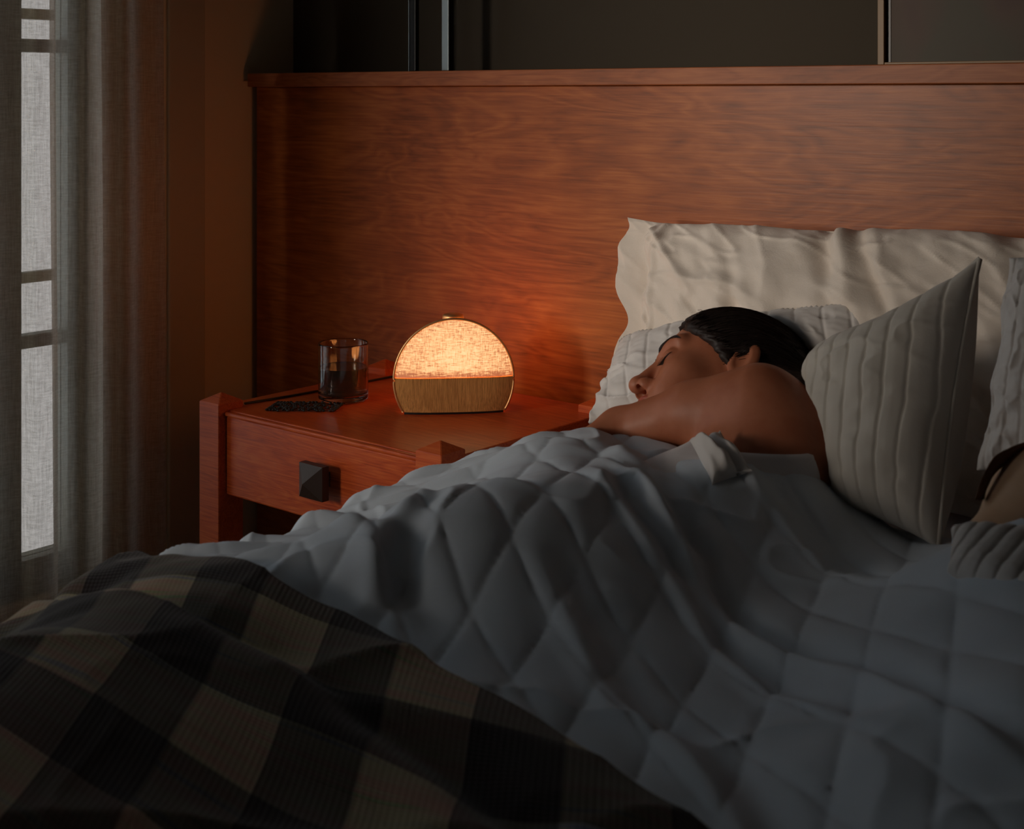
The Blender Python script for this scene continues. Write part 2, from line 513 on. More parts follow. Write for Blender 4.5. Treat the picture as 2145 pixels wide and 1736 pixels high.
# ------------------------------------------------------------------ lamp
def lamp():
    R = .1050; cut = -.056; D = .027                # radius, flat cut, half depth
    lp = P(949, 862, 2.475)
    base = np.array([lp[0], lp[1], TT])
    rz = YAW+.10
    t = thing('bedside_lamp', tuple(base), 'glowing half round linen bedside lamp with brass rim on the nightstand', 'lamp', rz)
    cz = -cut+.004
    # local: x right, -y to the viewer, z up
    def outline(r, n=120, a0=None):
        a0 = math.asin(cut/R) if a0 is None else a0
        return [(r*math.cos(a), cz+r*math.sin(a)) for a in np.linspace(a0, math.pi-a0, n)]
    split = .004                                    # height of the light line relative to the centre
    sh = bpy.data.materials.new('lit_linen'); sh.use_nodes = True
    nt = sh.node_tree; ns = nt.nodes; ln = nt.links
    bs = ns['Principled BSDF']
    a = noisetex(nt, coords(nt, (60, 60, 560)), 1.0, 4, .8)
    b = noisetex(nt, coords(nt, (620, 100, 80)), 1.0, 4, .8)
    bl = noisetex(nt, coords(nt, (1, 1, 1)), 18, 2, .5)
    s = math_n(nt, 'ADD', math_n(nt, 'MULTIPLY', a, 1.15), math_n(nt, 'MULTIPLY', b, .80))
    s = math_n(nt, 'SUBTRACT', s, .475)
    s = math_n(nt, 'ADD', s, math_n(nt, 'MULTIPLY', math_n(nt, 'SUBTRACT', bl, .5), .10))
    # no bulb inside: its glow is painted into the emission, brightest low down
    g = ns.new('ShaderNodeTexGradient'); g.gradient_type = 'SPHERICAL'
    tc = ns.new('ShaderNodeTexCoord'); mp = ns.new('ShaderNodeMapping')
    mp.vector_type = 'POINT'
    mp.inputs['Location'].default_value = (-.006/.14, 0, -(cz+.028)/.12)
    mp.inputs['Scale'].default_value = (1/.14, .2, 1/.12)
    ln.new(tc.outputs['Object'], mp.inputs['Vector']); ln.new(mp.outputs[0], g.inputs['Vector'])
    s2 = math_n(nt, 'ADD', s, math_n(nt, 'MULTIPLY', g.outputs['Fac'], .20))
    sz = ns.new('ShaderNodeSeparateXYZ'); ln.new(tc.outputs['Object'], sz.inputs[0])
    lo = ns.new('ShaderNodeMapRange'); lo.inputs['From Min'].default_value = cz+split; lo.inputs['From Max'].default_value = cz+split+.013
    lo.inputs['To Min'].default_value = -.26; lo.inputs['To Max'].default_value = 0
    ln.new(sz.outputs[2], lo.inputs['Value'])
    s2 = math_n(nt, 'ADD', s2, lo.outputs[0])  # bottom of the shade painted dimmer, as falloff of the glow
    c = ramp(nt, s2, [(.42, (.36, .08, .025)), (.54, (.86, .34, .12)), (.66, (1.0, .56, .24)), (.88, (1.0, .78, .40))])
    ln.new(c, bs.inputs['Emission Color'])
    bs.inputs['Base Color'].default_value = (.6, .45, .3, 1)
    bs.inputs['Roughness'].default_value = .9
    bs.inputs['Emission Strength'].default_value = 1.0
    fab = mat('tan_fabric', (.44, .24, .09), .85)
    nt, ns, ln, bs = nodes(fab)
    a = noisetex(nt, coords(nt, (900, 900, 30)), 1.0, 3, .7)
    ln.new(ramp(nt, a, [(.36, (.50, .22, .055)), (.64, (.92, .46, .14))]), bs.inputs['Base Color'])
    bump(nt, a, .4, .001, bs)

    glow = mat('glowing_cloth', (.5, .3, .15), .9)
    glow.node_tree.nodes['Principled BSDF'].inputs['Emission Color'].default_value = (1.0, .34, .085, 1)
    glow.node_tree.nodes['Principled BSDF'].inputs['Emission Strength'].default_value = 6.0

    def region(zlo, zhi, r, yf, n=64, m=40, bulge=.010):
        """front face between two heights, slightly domed"""
        V = []
        for i in range(m):
            z = zlo+(zhi-zlo)*i/(m-1)
            hw = math.sqrt(max(r*r-z*z, 1e-9))
            for j in range(n):
                x = -hw+2*hw*j/(n-1)
                rr = (x*x+z*z)/(r*r)
                V.append((x, yf-bulge*(1-rr**2), cz+z))
        return V, grid_faces(m, n)
    yf = -D
    zs = split
    V, F = region(zs, R*.985, R*.985, yf)
    o = np_obj('shade', V, F, sh, t)
    V, F = region(cut, zs-.0005, R*.985, yf-.0015)
    o = np_obj('front_panel', V, F, fab, t); o['label'] = 'unlit tan woven lower front'
    # side wall of the shade (lit cloth above, fabric below)
    def side(a0, a1, mt, nm, r=R*.985):
        n = 60
        a = np.linspace(a0, a1, n)
        V = []
        for q in a:
            for y in (-D, -D*.4, D*.4, D):
                k = 1-.13*((y+D)/(2*D))**1.5
                V.append((r*k*math.cos(q), y, max(cz+r*k*math.sin(q), .0015)))
        return np_obj(nm, V, grid_faces(n, 4), mt, t)
    s0 = math.asin(zs/R)
    side(s0, math.pi-s0, glow, 'shell')
    c0 = math.asin(cut/R)
    V, F = region(zs, R*.855, R*.855, D, bulge=-.008)
    np_obj('back_shade', V, F, glow, t)
    V, F = region(cut*.8, zs-.0005, R*.855, D, bulge=-.008)
    np_obj('back_panel', V, F, fab, t)
    bm = bmesh.new()
    xs_ = np.linspace(-R*.83, R*.83, 30)
    fr = [(x, -D-.0010-.010*(1-((x*x+cut*cut)/(R*.985)**2)**2)) for x in xs_]+[(R*.75, D), (-R*.75, D)]
    lo_ = [bm.verts.new((x, y, .0002)) for x, y in fr]; hi_ = [bm.verts.new((x, y, cz+cut+.0008)) for x, y in fr]
    for q in range(len(fr)):
        bm.faces.new((lo_[q], lo_[(q+1) % len(fr)], hi_[(q+1) % len(fr)], hi_[q]))
    bm.faces.new(lo_[::-1]); bm.faces.new(hi_)
    o = bm_obj('foot', bm, M['black'], t)
    side(c0, s0, fab, 'side_panel'); side(math.pi-s0, math.pi-c0, fab, 'side_panel')
    # brass rims, front and back
    for y, rr in ((-D-.001, R), (D, R*.865)):
        pts = [(x, y, max(z, .003)) for x, z in outline(rr)]
        V, F = tube(pts, .0021, 8)
        np_obj('rim', V, F, M['brass'], t)
    # control button on the crown
    bm = bmesh.new()
    lathe(bm, [(.019, cz+R-.012), (.019, cz+R+.0005), (.0175, cz+R+.0035), (.010, cz+R+.0060), (0, cz+R+.0068)], 40)
    bm_obj('control_button', bm, M['brass'], t, True)
    # dark gap beside the top is an added black strip, built below
    return t


lamp()


def edge_gap():
    # added black tube imitating the dark gap along the edge, ends behind the lamp
    pts = []
    a = P(516, 849, 2.50); b = P(822, 783, 2.50)
    A = np.array([-.012, -.425, TT+.0025]); B = np.array([.03, -.045, TT+.0025])
    for s in np.linspace(0, 1, 30):
        pts.append(A*(1-s)+B*s+np.array([.004*math.sin(s*5), 0, 0]))
    C = np.array([.25, -.075, TT+.0025])
    for s in np.linspace(.05, 1, 20):
        pts.append(B*(1-s)+C*s+np.array([0, .012*math.sin(s*math.pi), 0]))
    V, F = tube(pts, .0022, 8)
    o = np_obj('gap_strip', V, F, M['black'])
    tag(o, 'thin black strip standing in for the dark gap along the left edge of the nightstand top', 'edge_gap')


edge_gap()


def tumbler():
    c = P(719, 834, 2.555)
    R = .0455; Hh = .105
    t = thing('tumbler', (c[0], c[1], TT), 'smoky glass tumbler half filled with dark water, left of the lamp', 'glass')
    g = mat('smoky_glass', (.80, .82, .80), .02, Transmission_Weight=1.0, IOR=1.45)
    g.node_tree.nodes['Principled BSDF'].inputs['Base Color'].default_value = (.90, .87, .83, 1)
    bm = bmesh.new()
    lathe(bm, [(0, .0005), (R-.006, .0005), (R-.004, .0006), (R-.0008, .0035), (R-.0002, .005), (R, .008), (R, .014), (R, Hh-.004), (R, Hh-.0015), (R-.0006, Hh-.0002), (R-.0014, Hh-.0002), (R-.0020, Hh-.0015), (R-.0020, Hh-.004), (R-.0022, .020), (R-.0026, .015), (R-.0045, .0118), (R-.009, .0102), (R-.012, .010), (0, .010)], 72)
    bm_obj('glass_body', bm, g, t, True)
    w = mat('dark_water', (.10, .09, .08), .02, Transmission_Weight=.75, IOR=1.33)
    w.node_tree.nodes['Principled BSDF'].inputs['Base Color'].default_value = (.12, .12, .11, 1)
    bm = bmesh.new()
    lathe(bm, [(0, .0103), (R-.0125, .0104), (R-.0092, .0106), (R-.0047, .0122), (R-.0028, .0155), (R-.0024, .0205), (R-.0024, .060), (R-.0024, .0612), (R-.0035, .0608), (R-.007, .0605), (0, .0605)], 72)
    bm_obj('drink', bm, w, t, True)


tumbler()


def coaster():
    """flat black bead mat with gaps"""
    c = P(640, 853.5, 2.49)
    t = thing('bead_coaster', (c[0], c[1], TT), 'black openwork bead coaster lying in front of the glass', 'coaster', YAW)
    bm = bmesh.new()
    random.seed(3)
    nx, ny = 22, 9
    for i in range(nx):
        for j in range(ny):
            if random.random() < .42 and 0 < i < nx-1: continue
            x = (i/(nx-1)-.5)*.120+(j/(ny-1)-.5)*.012; y = (j/(ny-1)-.5)*.066
            if (abs(x)/.066)**6+(abs(y)/.036)**6 > 1: continue
            r = bmesh.ops.create_uvsphere(bm, u_segments=8, v_segments=5, radius=.0030+random.random()*.0005)
            for v in r['verts']: v.co = Vector((v.co.x+x, v.co.y+y, v.co.z*.7+.0026))
    bm_obj('beads', bm, M['black'], t, True)
    bm = bmesh.new()
    for j in range(ny):
        y = (j/(ny-1)-.5)*.066
        add_box(bm, (-.054, y-.0005, .0012), (.054, y+.0005, .0022))
    bm_obj('threads', bm, M['black'], t)


coaster()


# ------------------------------------------------------------------ signed distance modelling for the people
def smin(a, b, k):
    h = np.clip(.5+.5*(b-a)/k, 0, 1)
    return b*(1-h)+a*h-k*h*(1-h)


def smax(a, b, k):
    return -smin(-a, -b, k)


def s_ell(p, c, r):
    q = (p-np.array(c))
    r = np.array(r, float)
    k0 = np.linalg.norm(q/r, axis=1); k1 = np.linalg.norm(q/(r*r), axis=1)
    return k0*(k0-1)/np.maximum(k1, 1e-9)


def s_cone(p, a, b, ra, rb):
    a = np.array(a, float); b = np.array(b, float)
    ab = b-a; l2 = ab@ab
    t = np.clip(((p-a)@ab)/l2, 0, 1)
    return np.linalg.norm(p-(a+t[:, None]*ab), axis=1)-(ra+(rb-ra)*t)


def grad(f, p, e=.0006):
    g = np.empty_like(p)
    for i in range(3):
        d = np.zeros(3); d[i] = e
        g[:, i] = (f(p+d)-f(p-d))/(2*e)
    return g


def project(f, p, it=3):
    for _ in range(it):
        g = grad(f, p); n2 = (g*g).sum(1)
        s = (f(p)/np.maximum(n2, .05))[:, None]*g
        ln_ = np.linalg.norm(s, axis=1, keepdims=True)
        p = p-s*np.minimum(1, .002/np.maximum(ln_, 1e-9))
    return p


def extract(f, lo, hi, h):
    """surface nets over a box, coarse pass first"""
    lo = np.array(lo, float); hi = np.array(hi, float)
    C = 5
    n = (np.ceil((hi-lo)/(h*C)).astype(int)+1)*C
    nc = n//C
    cc = np.stack(np.meshgrid(*[np.arange(k) for k in nc], indexing='ij'), -1).reshape(-1, 3)
    ctr = lo+(cc*C+(C-1)/2)*h
    D = f(ctr)
    near = np.abs(D) < h*C*1.15+.004
    G = np.repeat(np.repeat(np.repeat(D.reshape(nc).astype(np.float32), C, 0), C, 1), C, 2)
    off = np.stack(np.meshgrid(*[np.arange(C)]*3, indexing='ij'), -1).reshape(-1, 3)
    idx = (cc[near][:, None, :]*C+off[None]).reshape(-1, 3)
    for s in range(0, len(idx), 400000):
        q = idx[s:s+400000]
        G[q[:, 0], q[:, 1], q[:, 2]] = f(lo+q*h)
    S = G < 0
    nx, ny, nz = G.shape
    cnt = np.zeros((nx-1, ny-1, nz-1), np.int8)
    for a in (0, 1):
        for b in (0, 1):
            for c in (0, 1): cnt += S[a:nx-1+a, b:ny-1+b, c:nz-1+c]
    cell = np.argwhere((cnt > 0) & (cnt < 8))
    ids = -np.ones(cnt.shape, np.int32)
    ids[cell[:, 0], cell[:, 1], cell[:, 2]] = np.arange(len(cell))
    acc = np.zeros((len(cell), 3)); num = np.zeros(len(cell))
    co = [(a, b, c) for a in (0, 1) for b in (0, 1) for c in (0, 1)]
    for i, a in enumerate(co):
        for b in co[i+1:]:
            if sum(abs(np.subtract(a, b))) != 1: continue
            A = cell+a; B = cell+b
            va = G[A[:, 0], A[:, 1], A[:, 2]]; vb = G[B[:, 0], B[:, 1], B[:, 2]]
            m = (va < 0) != (vb < 0)
            t = np.where(m, va/np.where(m, va-vb, 1), 0)[:, None]
            acc += np.where(m[:, None], A+t*(B-A), 0); num += m
    V = lo+acc/num[:, None]*h
    F = []
    for ax in range(3):
        u, v = (ax+1) % 3, (ax+2) % 3
        sl0 = [slice(None)]*3; sl1 = [slice(None)]*3
        sl0[ax] = slice(0, -1); sl1[ax] = slice(1, None)
        s0 = S[tuple(sl0)]; s1 = S[tuple(sl1)]
        e = np.argwhere(s0 != s1)
        e = e[(e[:, u] > 0) & (e[:, v] > 0) & (e[:, u] < G.shape[u]-1) & (e[:, v] < G.shape[v]-1)]
        inn = s0[e[:, 0], e[:, 1], e[:, 2]]
        q = []
        for du, dv in ((1, 1), (0, 1), (0, 0), (1, 0)):
            c = e.copy(); c[:, u] -= du; c[:, v] -= dv
            q.append(ids[c[:, 0], c[:, 1], c[:, 2]])
        q = np.stack(q, 1)
        q[~inn] = q[~inn][:, ::-1]
        F.append(q)
    F = np.concatenate(F)
    return V, F[(F >= 0).all(1)]


def sdf_obj(name, f, lo, hi, h, mt, parent, refine=None):
    V, F = extract(f, lo, hi, h)
    V = project(f, V, 2)
    me = bpy.data.meshes.new(name)
    me.from_pydata(V.tolist(), [], F.tolist())
    me.update()
    if refine is not None:
        bm = bmesh.new(); bm.from_mesh(me)
        fs = [x for x in bm.faces if refine(x.calc_center_median())]
        es = list({e for x in fs for e in x.edges})
        bmesh.ops.subdivide_edges(bm, edges=es, cuts=1, use_grid_fill=True)
        bm.to_mesh(me); bm.free()
        n = len(me.vertices)
        a = np.empty(n*3); me.vertices.foreach_get('co', a); a = a.reshape(-1, 3)
        a = project(f, a, 3)
        me.vertices.foreach_set('co', a.ravel()); me.update()
    return link(name, me, mt, parent, True)


def campt(R, U, D):
    v = RGT*R+FWD*D+np.array([0, 0, 1.0])*U
    return v


class Head:
    def __init__(s, eye_world, face_cam, crown_cam, scale=1.0):
        F = campt(*face_cam); F /= np.linalg.norm(F)
        C = campt(*crown_cam); C -= F*(C@F); C /= np.linalg.norm(C)
        S = np.cross(C, F)
        s.B = np.stack([F, C, S])              # rows: forward, crown, left side
        s.k = scale
        s.o = eye_world-s.to_dir(np.array([[.083, .006, .031]]))[0]

    def to_dir(s, l): return (l*s.k)@s.B

    def W(s, *l): return s.o+s.to_dir(np.array([l], float))[0]

    def L(s, p): return ((p-s.o)@s.B.T)/s.k


def head_sdf(q, nose=True):
    """q in head coordinates: forward, up, left"""
    m = q.copy(); m[:, 2] = np.abs(m[:, 2])
    d = s_ell(m, (-.012, .028, 0), (.094, .077, .073))
    d = smin(d, s_ell(m, (.030, -.030, 0), (.060, .080, .056)), .03)          # face
    d = smin(d, s_cone(m, (-.005, -.045, .045), (.064, -.095, .012), .018, .014), .025)   # jaw
    d = smin(d, s_ell(m, (.076, -.098, 0), (.016, .015, .018)), .014)         # chin
    d = smin(d, s_ell(m, (.058, -.022, .040), (.024, .022, .020)), .022)      # cheekbone
    d = smin(d, s_ell(m, (.068, -.050, .026), (.022, .026, .020)), .02)       # cheek / muzzle
    d = smin(d, s_cone(m, (.080, .027, .012), (.070, .025, .044), .012, .008), .016)   # brow ridge
    if not nose: return d
    d = smax(d, -s_ell(m, (.106, .006, .029), (.020, .011, .017)), .012)      # socket
    d = smin(d, s_ell(m, (.0730, .005, .030), (.0148, .0128, .0158)), .003)   # lid over the eyeball
    d = smax(d, -s_ell(m, (.0885, .0125, .030), (.005, .0012, .017)), .003)   # lid crease
    # nose
    n = s_cone(m, (.083, .016, 0), (.109, -.027, 0), .0075, .0095)
    n = smin(n, s_ell(m, (.111, -.031, 0), (.0120, .0110, .0120)), .006)
    n = smin(n, s_ell(m, (.099, -.034, .0130), (.0125, .0095, .0080)), .004)
    d = smin(d, n, .009)
    d = smax(d, -s_ell(m, (.1050, -.0425, .0095), (.0085, .0100, .0050)), .0018)   # nostril
    # mouth
    d = smin(d, s_ell(m, (.084, -.060, 0), (.018, .016, .026)), .012)
    d = smin(d, s_ell(m, (.0975, -.0575, 0), (.0095, .0056, .020)), .004)
    d = smin(d, s_ell(m, (.0960, -.0690, 0), (.0095, .0068, .018)), .004)
    d = smax(d, -s_ell(m, (.1035, -.0630, 0), (.0085, .0011, .023)), .002)
    d = smax(d, -s_ell(m, (.1005, -.082, 0), (.008, .006, .016)), .010)
    # ear
    e = m-np.array([-.012, -.002, .076])
    c, s_ = math.cos(.25), math.sin(.25)
    e2 = np.stack([e[:, 0]*c+e[:, 1]*s_, -e[:, 0]*s_+e[:, 1]*c, e[:, 2]+.35*e[:, 0]], 1)
    ear = s_ell(e2, (0, 0, 0), (.018, .031, .0065))
    ear = smax(ear, -s_ell(e2, (.004, -.002, .006), (.009, .019, .0055)), .004)
    d = smin(d, ear, .005)
    return d


# --- the sleeper
HD = Head(P(1397, 744, 1.965), (-.955, .235, .10), (.30, .66, .68), 1.06)
SH = P(1592, 848, 1.80)
UA = P(1455, 866, 1.845)
EL = P(1300, 905, 1.90)
WR = P(1170, 975, 1.84)
NK0 = HD.W(-.025, -.055, 0)
T1 = np.array([1.090, -.430, .690]); T2 = np.array([1.03, -.60, .635]); T3 = np.array([.98, -.80, .630]); T4 = np.array([.95, -.98, .622])
HAND = []
_hd = (WR-EL)/np.linalg.norm(WR-EL)
_side = np.cross(_hd, [0, 0, 1.0]); _side /= np.linalg.norm(_side)
PALM = WR+_hd*.045
for i, (o, l) in enumerate(((-.026, .062), (-.009, .072), (.009, .068), (.026, .054))):
    b = PALM+_hd*.030+_side*o
    k = b+_hd*l*.5+np.array([0, 0, -.004]); e = k+_hd*l*.45+np.array([0, 0, -.018])
    HAND.append((b, k, .0090, .0085)); HAND.append((k, e, .0085, .0072))
HAND.append((WR+_side*-.022+_hd*.012, WR+_side*-.050+_hd*.042, .011, .0085))
HAND.append((WR+_side*-.050+_hd*.042, WR+_side*-.058+_hd*.066, .0085, .0075))


def body1(p):
    d = s_cone(p, T1, T2, .082, .072)
    d = smin(d, s_cone(p, T2, T3, .072, .068), .03)
    d = smin(d, s_cone(p, T3, T4, .068, .070), .03)
    d = smin(d, s_cone(p, T4, (.82, -1.33, .605), .060, .036), .03)
    d = smin(d, s_cone(p, (.82, -1.33, .605), (.95, -1.74, .602), .035, .026), .02)
    d = smin(d, s_cone(p, (.95, -1.74, .607), (.88, -1.86, .602), .028, .022), .015)
    d = smin(d, s_cone(p, T1+np.array([0, -.02, .0]), SH+np.array([.045, -.02, -.045]), .075, .060), .05)
    d = smin(d, s_cone(p, SH, UA, .0535, .0400), .035)
    d = smin(d, s_cone(p, UA, EL, .0390, .0310), .02)
    d = smin(d, s_cone(p, EL, WR, .0310, .0225), .015)
    d = smin(d, s_ell((p-PALM)@np.stack([_hd, _side, np.cross(_hd, _side)]).T, (0, 0, 0), (.050, .036, .013)), .012)
    for a, b, ra, rb in HAND:
        d = smin(d, s_cone(p, a, b, ra, rb), .004)
    # lower shoulder and arm tucked under the pillow
    d = smin(d, s_cone(p, T1, (.97, -.395, .635), .07, .050), .03)
    d = smin(d, s_cone(p, (.97, -.395, .635), (.84, -.42, .605), .042, .034), .02)
    nk = s_cone(p, NK0, (T1+SH)/2+np.array([-.02, .03, -.01]), .050, .056)
    d = smin(d, nk, .03)
    near = np.linalg.norm(p-HD.o, axis=1) < .24
    if near.any():
        q = HD.L(p[near])
        d2 = d.copy()
        d2[near] = smin(d[near], head_sdf(q)*HD.k, .012)
        far = ~near
        d = d2
    return d


def hair1(p, base=.0085, detail=True):
    q = HD.L(p)
    m = q.copy(); m[:, 2] = np.abs(m[:, 2])
    d = s_ell(m, (-.016, .029, 0), (.099+base, .075+base, .075+base))
    # hairline
    u = q[:, 1]
    hl = .016+.052*sstep(-.010, .055, u)-.018*sstep(.055, .075, u)
    face = (q[:, 0]-hl)
    face = np.where(u > .068, np.maximum(face-.03*((u-.068)/.01), -.05), face)
    d = smax(d, face*.8, .006)
    d = smax(d, -(u+.032-.35*(q[:, 0]+.05)), .01)
    # ear shows
    d = smax(d, -s_ell(m, (-.004, -.012, .088), (.015, .024, .018)), .006)
    # gathered hair falling at the nape
    a = HD.W(-.075, -.005, .02); b = P(1688, 838, 1.895); c = P(1700, 905, 1.86)
    d = smin(d, s_cone(p, a, b, .052, .030)/1.0, .03)
    d = smin(d, s_cone(p, b, c, .026, .010), .02)
    if detail:
        g = .0011*vnoise(q[:, 1]*300+q[:, 2]*160+8*vnoise(q[:, 0]*14, q[:, 1]*14, 2), q[:, 0]*16+q[:, 2]*9, 4)
        g += .0007*vnoise(q[:, 1]*620-q[:, 2]*300, q[:, 0]*26, 9)
        d = d+g
    return d


def skin(name, c1, c2):
    m = mat(name, c1, .48)
    nt, ns, ln, bs = nodes(m)
    n = noisetex(nt, coords(nt), 22, 3, .6)
    c = ramp(nt, n, [(.35, c2), (.65, c1)])
    at = ns.new('ShaderNodeAttribute'); at.attribute_name = 'lip'
    mx = ns.new('ShaderNodeMix'); mx.data_type = 'RGBA'
    ln.new(at.outputs['Fac'], mx.inputs['Factor']); ln.new(c, mx.inputs['A'])
    mx.inputs['B'].default_value = (c1[0]*.80, c1[1]*.42, c1[2]*.42, 1)
    ln.new(mx.outputs['Result'], bs.inputs['Base Color'])
    bs.inputs['Subsurface Weight'].default_value = .12
    bs.inputs['Subsurface Radius'].default_value = (.010, .004, .002)
    bs.inputs['Subsurface Scale'].default_value = 1.0
    bs.inputs['Specular IOR Level'].default_value = .35
    bump(nt, noisetex(nt, coords(nt), 420, 3, .6), .06, .002, bs)
    return m


M['skin'] = skin('skin', (.45, .165, .088), (.38, .125, .062))
M['skin2'] = skin('tan_skin', (.66, .44, .29), (.60, .38, .24))
M['hair'] = mat('dark_hair', (.018, .010, .008), .55)
M['hair'].node_tree.nodes['Principled BSDF'].inputs['Specular IOR Level'].default_value = .35
M['hair2'] = mat('brown_hair', (.15, .065, .028), .5)


def lip_attr(o, hd):
    me = o.data; n = len(me.vertices)
    a = np.empty(n*3); me.vertices.foreach_get('co', a); a = a.reshape(-1, 3)
    q = hd.L(a); q[:, 2] = np.abs(q[:, 2])
    l = np.minimum(s_ell(q, (.0965, -.0575, 0), (.0120, .0062, .022)), s_ell(q, (.0950, -.0685, 0), (.0120, .0072, .020)))
    v = 1-sstep(-.001, .0012, l)
    at = me.attributes.new('lip', 'FLOAT', 'POINT'); at.data.foreach_set('value', v)


def sleeper():
    t = thing('person', (1.0, -.45, .57), 'dark haired person asleep on their side, bare arm across the face, turned to the lamp', 'person')
    t.location = (0, 0, 0)
    hc = HD.o
    b = sdf_obj('body', body1, (.66, -1.93, .56), (1.25, -.12, .93), .0025, M['skin'], t,
                refine=lambda c: (c-Vector(hc)).length < .15)
    lip_attr(b, HD)
    h = sdf_obj('hair', hair1, (.78, -.52, .62), (1.20, -.08, .93), .0022, M['hair'], t)
    h['label'] = 'dark brown hair swept back'
    # fine loose strands over the crown
    rs = np.random.RandomState(5)
    Vs = []; Fs = []; off = 0
    f0 = lambda p: hair1(p, .0085, False)
    for i in range(420):
        u0 = rs.uniform(-.005, .075); s0 = rs.uniform(.0, .085)
        start = np.array([.012+.052*sstep(-.010, .055, u0)-.01+rs.uniform(-.01, .006), u0, s0])
        pts = []
        dz = rs.uniform(-.12, .25)
        for k in np.linspace(0, 1, 12):
            pts.append(start+np.array([-.13*k, .05*k*(1-k)*1.2+dz*.10*k-.055*k*k*0, .02*k*(1-k)]))
        pts = np.array([HD.W(*q) for q in pts])
        pts = project(f0, project(f0, project(f0, pts, 4), 4), 4)
        g = grad(f0, pts); g /= np.linalg.norm(g, axis=1, keepdims=True)+1e-9
        lift = rs.uniform(.0002, .0018)*(1+1.2*np.sin(np.linspace(0, 3.1, 12)*rs.uniform(.5, 2)))[:, None]
        pts = pts+g*lift
        V, F = tube(pts, rs.uniform(.00022, .00040)*np.linspace(1, .6, 12), 4)
        Vs.append(V); Fs += [tuple(x+off for x in f) for f in F]; off += len(V)
    for i in range(16):        # wisps above the forehead
        u0 = rs.uniform(.055, .078); s0 = rs.uniform(-.01, .05)
        a = np.array([.052, u0, s0]); A = HD.W(*a)
        pts = []
        lean = rs.uniform(.3, 1)
        for k in np.linspace(0, 1, 9):
            pts.append(HD.W(a[0]-.014+.026*k*lean, a[1]-.003+.007*math.sin(k*2.6)+.002*k, a[2]+.006*k*rs.uniform(.8, 1.2)))
        V, F = tube(np.array(pts), .0003, 4)
        Vs.append(V); Fs += [tuple(x+off for x in f) for f in F]; off += len(V)
    np_obj('loose_strands', np.concatenate(Vs), Fs, M['hair'], t)

    def on_face(pts, lift):
        p = np.array([HD.W(*q) for q in pts])
        p = project(body1, project(body1, project(body1, p, 4), 4), 4)
        g = grad(body1, p); g /= np.linalg.norm(g, axis=1, keepdims=True)+1e-9
        return p+g*lift, g
    for sgn in (1, -1):
        # closed lash line
        k = np.linspace(0, 1, 22)
        ctr = [(.090-.012*x*x, .0005-.0050*math.sin(x*math.pi)+.0035*x, sgn*(.0175+.0275*x)) for x in k]
        p, g = on_face(ctr, .0003)
        V, F = tube(p, .0011*np.sin(np.clip(k*.9+.08, 0, 1)*math.pi)**.6, 6)
        Vs = [V]; Fs = list(F); off = len(V)
        for x in np.linspace(.12, .98, 26):
            i = int(x*21)
            d = g[i]*.0045+HD.to_dir(np.array([[.002, -.0060, sgn*(x-.4)*.006]]))[0]
            q = np.array([p[i], p[i]+d*.5, p[i]+d+HD.to_dir(np.array([[.0012, .0006, 0]]))[0]])
            V, F = tube(q, [.00032, .00026, .0001], 4)
            Vs.append(V); Fs += [tuple(y+off for y in f) for f in F]; off += len(V)
        np_obj('eyelashes', np.concatenate(Vs), Fs, M['hair'], t)
        # brow: many short hairs
        Vs = []; Fs = []; off = 0
        for i in range(240):
            x = rs.uniform(0, 1)
            w = .0042*(1-.72*x)
            c0 = (.095-.02*x, .0225+.0085*math.sin(min(x*1.35, 1)*math.pi*.62)-.0060*max(0, x-.62)/.38+rs.uniform(-w, w)*.9, sgn*(.0120+.038*x))
            c1 = (c0[0]-.003, c0[1]+.0018-.004*x*x, c0[2]+sgn*.0062)
            pp, gg = on_face([c0, tuple((np.array(c0)+c1)/2), c1], .0007)
            V, F = tube(pp, [.00034, .00032, .00012], 4)
            Vs.append(V); Fs += [tuple(y+off for y in f) for f in F]; off += len(V)
        np_obj('eyebrow', np.concatenate(Vs), Fs, M['hair'], t)
    # sleeveless top: a thin shell round the torso
    a0 = P(1712, 965, 1.76)

    def top(p):
        d = body1(p)-.0035
        reg = np.maximum(p[:, 1]-(T1[1]-.070)+.25*(p[:, 2]-.70), -(p[:, 1]+.92))
        arm = s_cone(p, SH+np.array([0, 0, .01]), UA, .068, .06)
        arm2 = s_cone(p, UA, EL, .06, .06)
        arm3 = s_cone(p, EL, WR, .07, .09)
        reg = np.maximum(reg, p[:, 2]-.724)
        return smax(smax(smax(smax(d, reg, .004), -arm, .004), -arm2, .004), -arm3, .004)
    o = sdf_obj('tank_top', top, (.80, -.94, .56), (1.25, -.36, .86), .004, M['sheet'], t)
    o['label'] = 'white sleeveless top'
    return t


sleeper()

# ------------------------------------------------------------------ the second person at the right edge
HD2 = Head(P(2440, 930, 1.50), (.80, .25, .5), (.50, .60, .60), .97)
S2 = P(2228, 1070, 1.44)
E2 = P(2098, 1190, 1.395)


def body2(p):
    t1 = S2+RGT*.09+np.array([0, 0, -.05])
    d = s_cone(p, S2, E2, .062, .046)
    d = smin(d, s_cone(p, S2, t1, .066, .085), .04)
    t2 = t1+np.array([.05, -.22, -.045]); t3 = t2+np.array([0, -.25, -.025])
    d = smin(d, s_cone(p, t1, t2, .080, .060), .03)
    d = smin(d, s_cone(p, t2, t3, .060, .055), .03)
    d = smin(d, s_cone(p, E2, E2+np.array([-.03, -.10, -.06]), .045, .035), .02)
    d = smin(d, s_cone(p, HD2.W(-.02, -.06, 0), t1+np.array([.0, .03, .02]), .048, .05), .03)
    return smin(d, head_sdf(HD2.L(p), False)*HD2.k, .012)


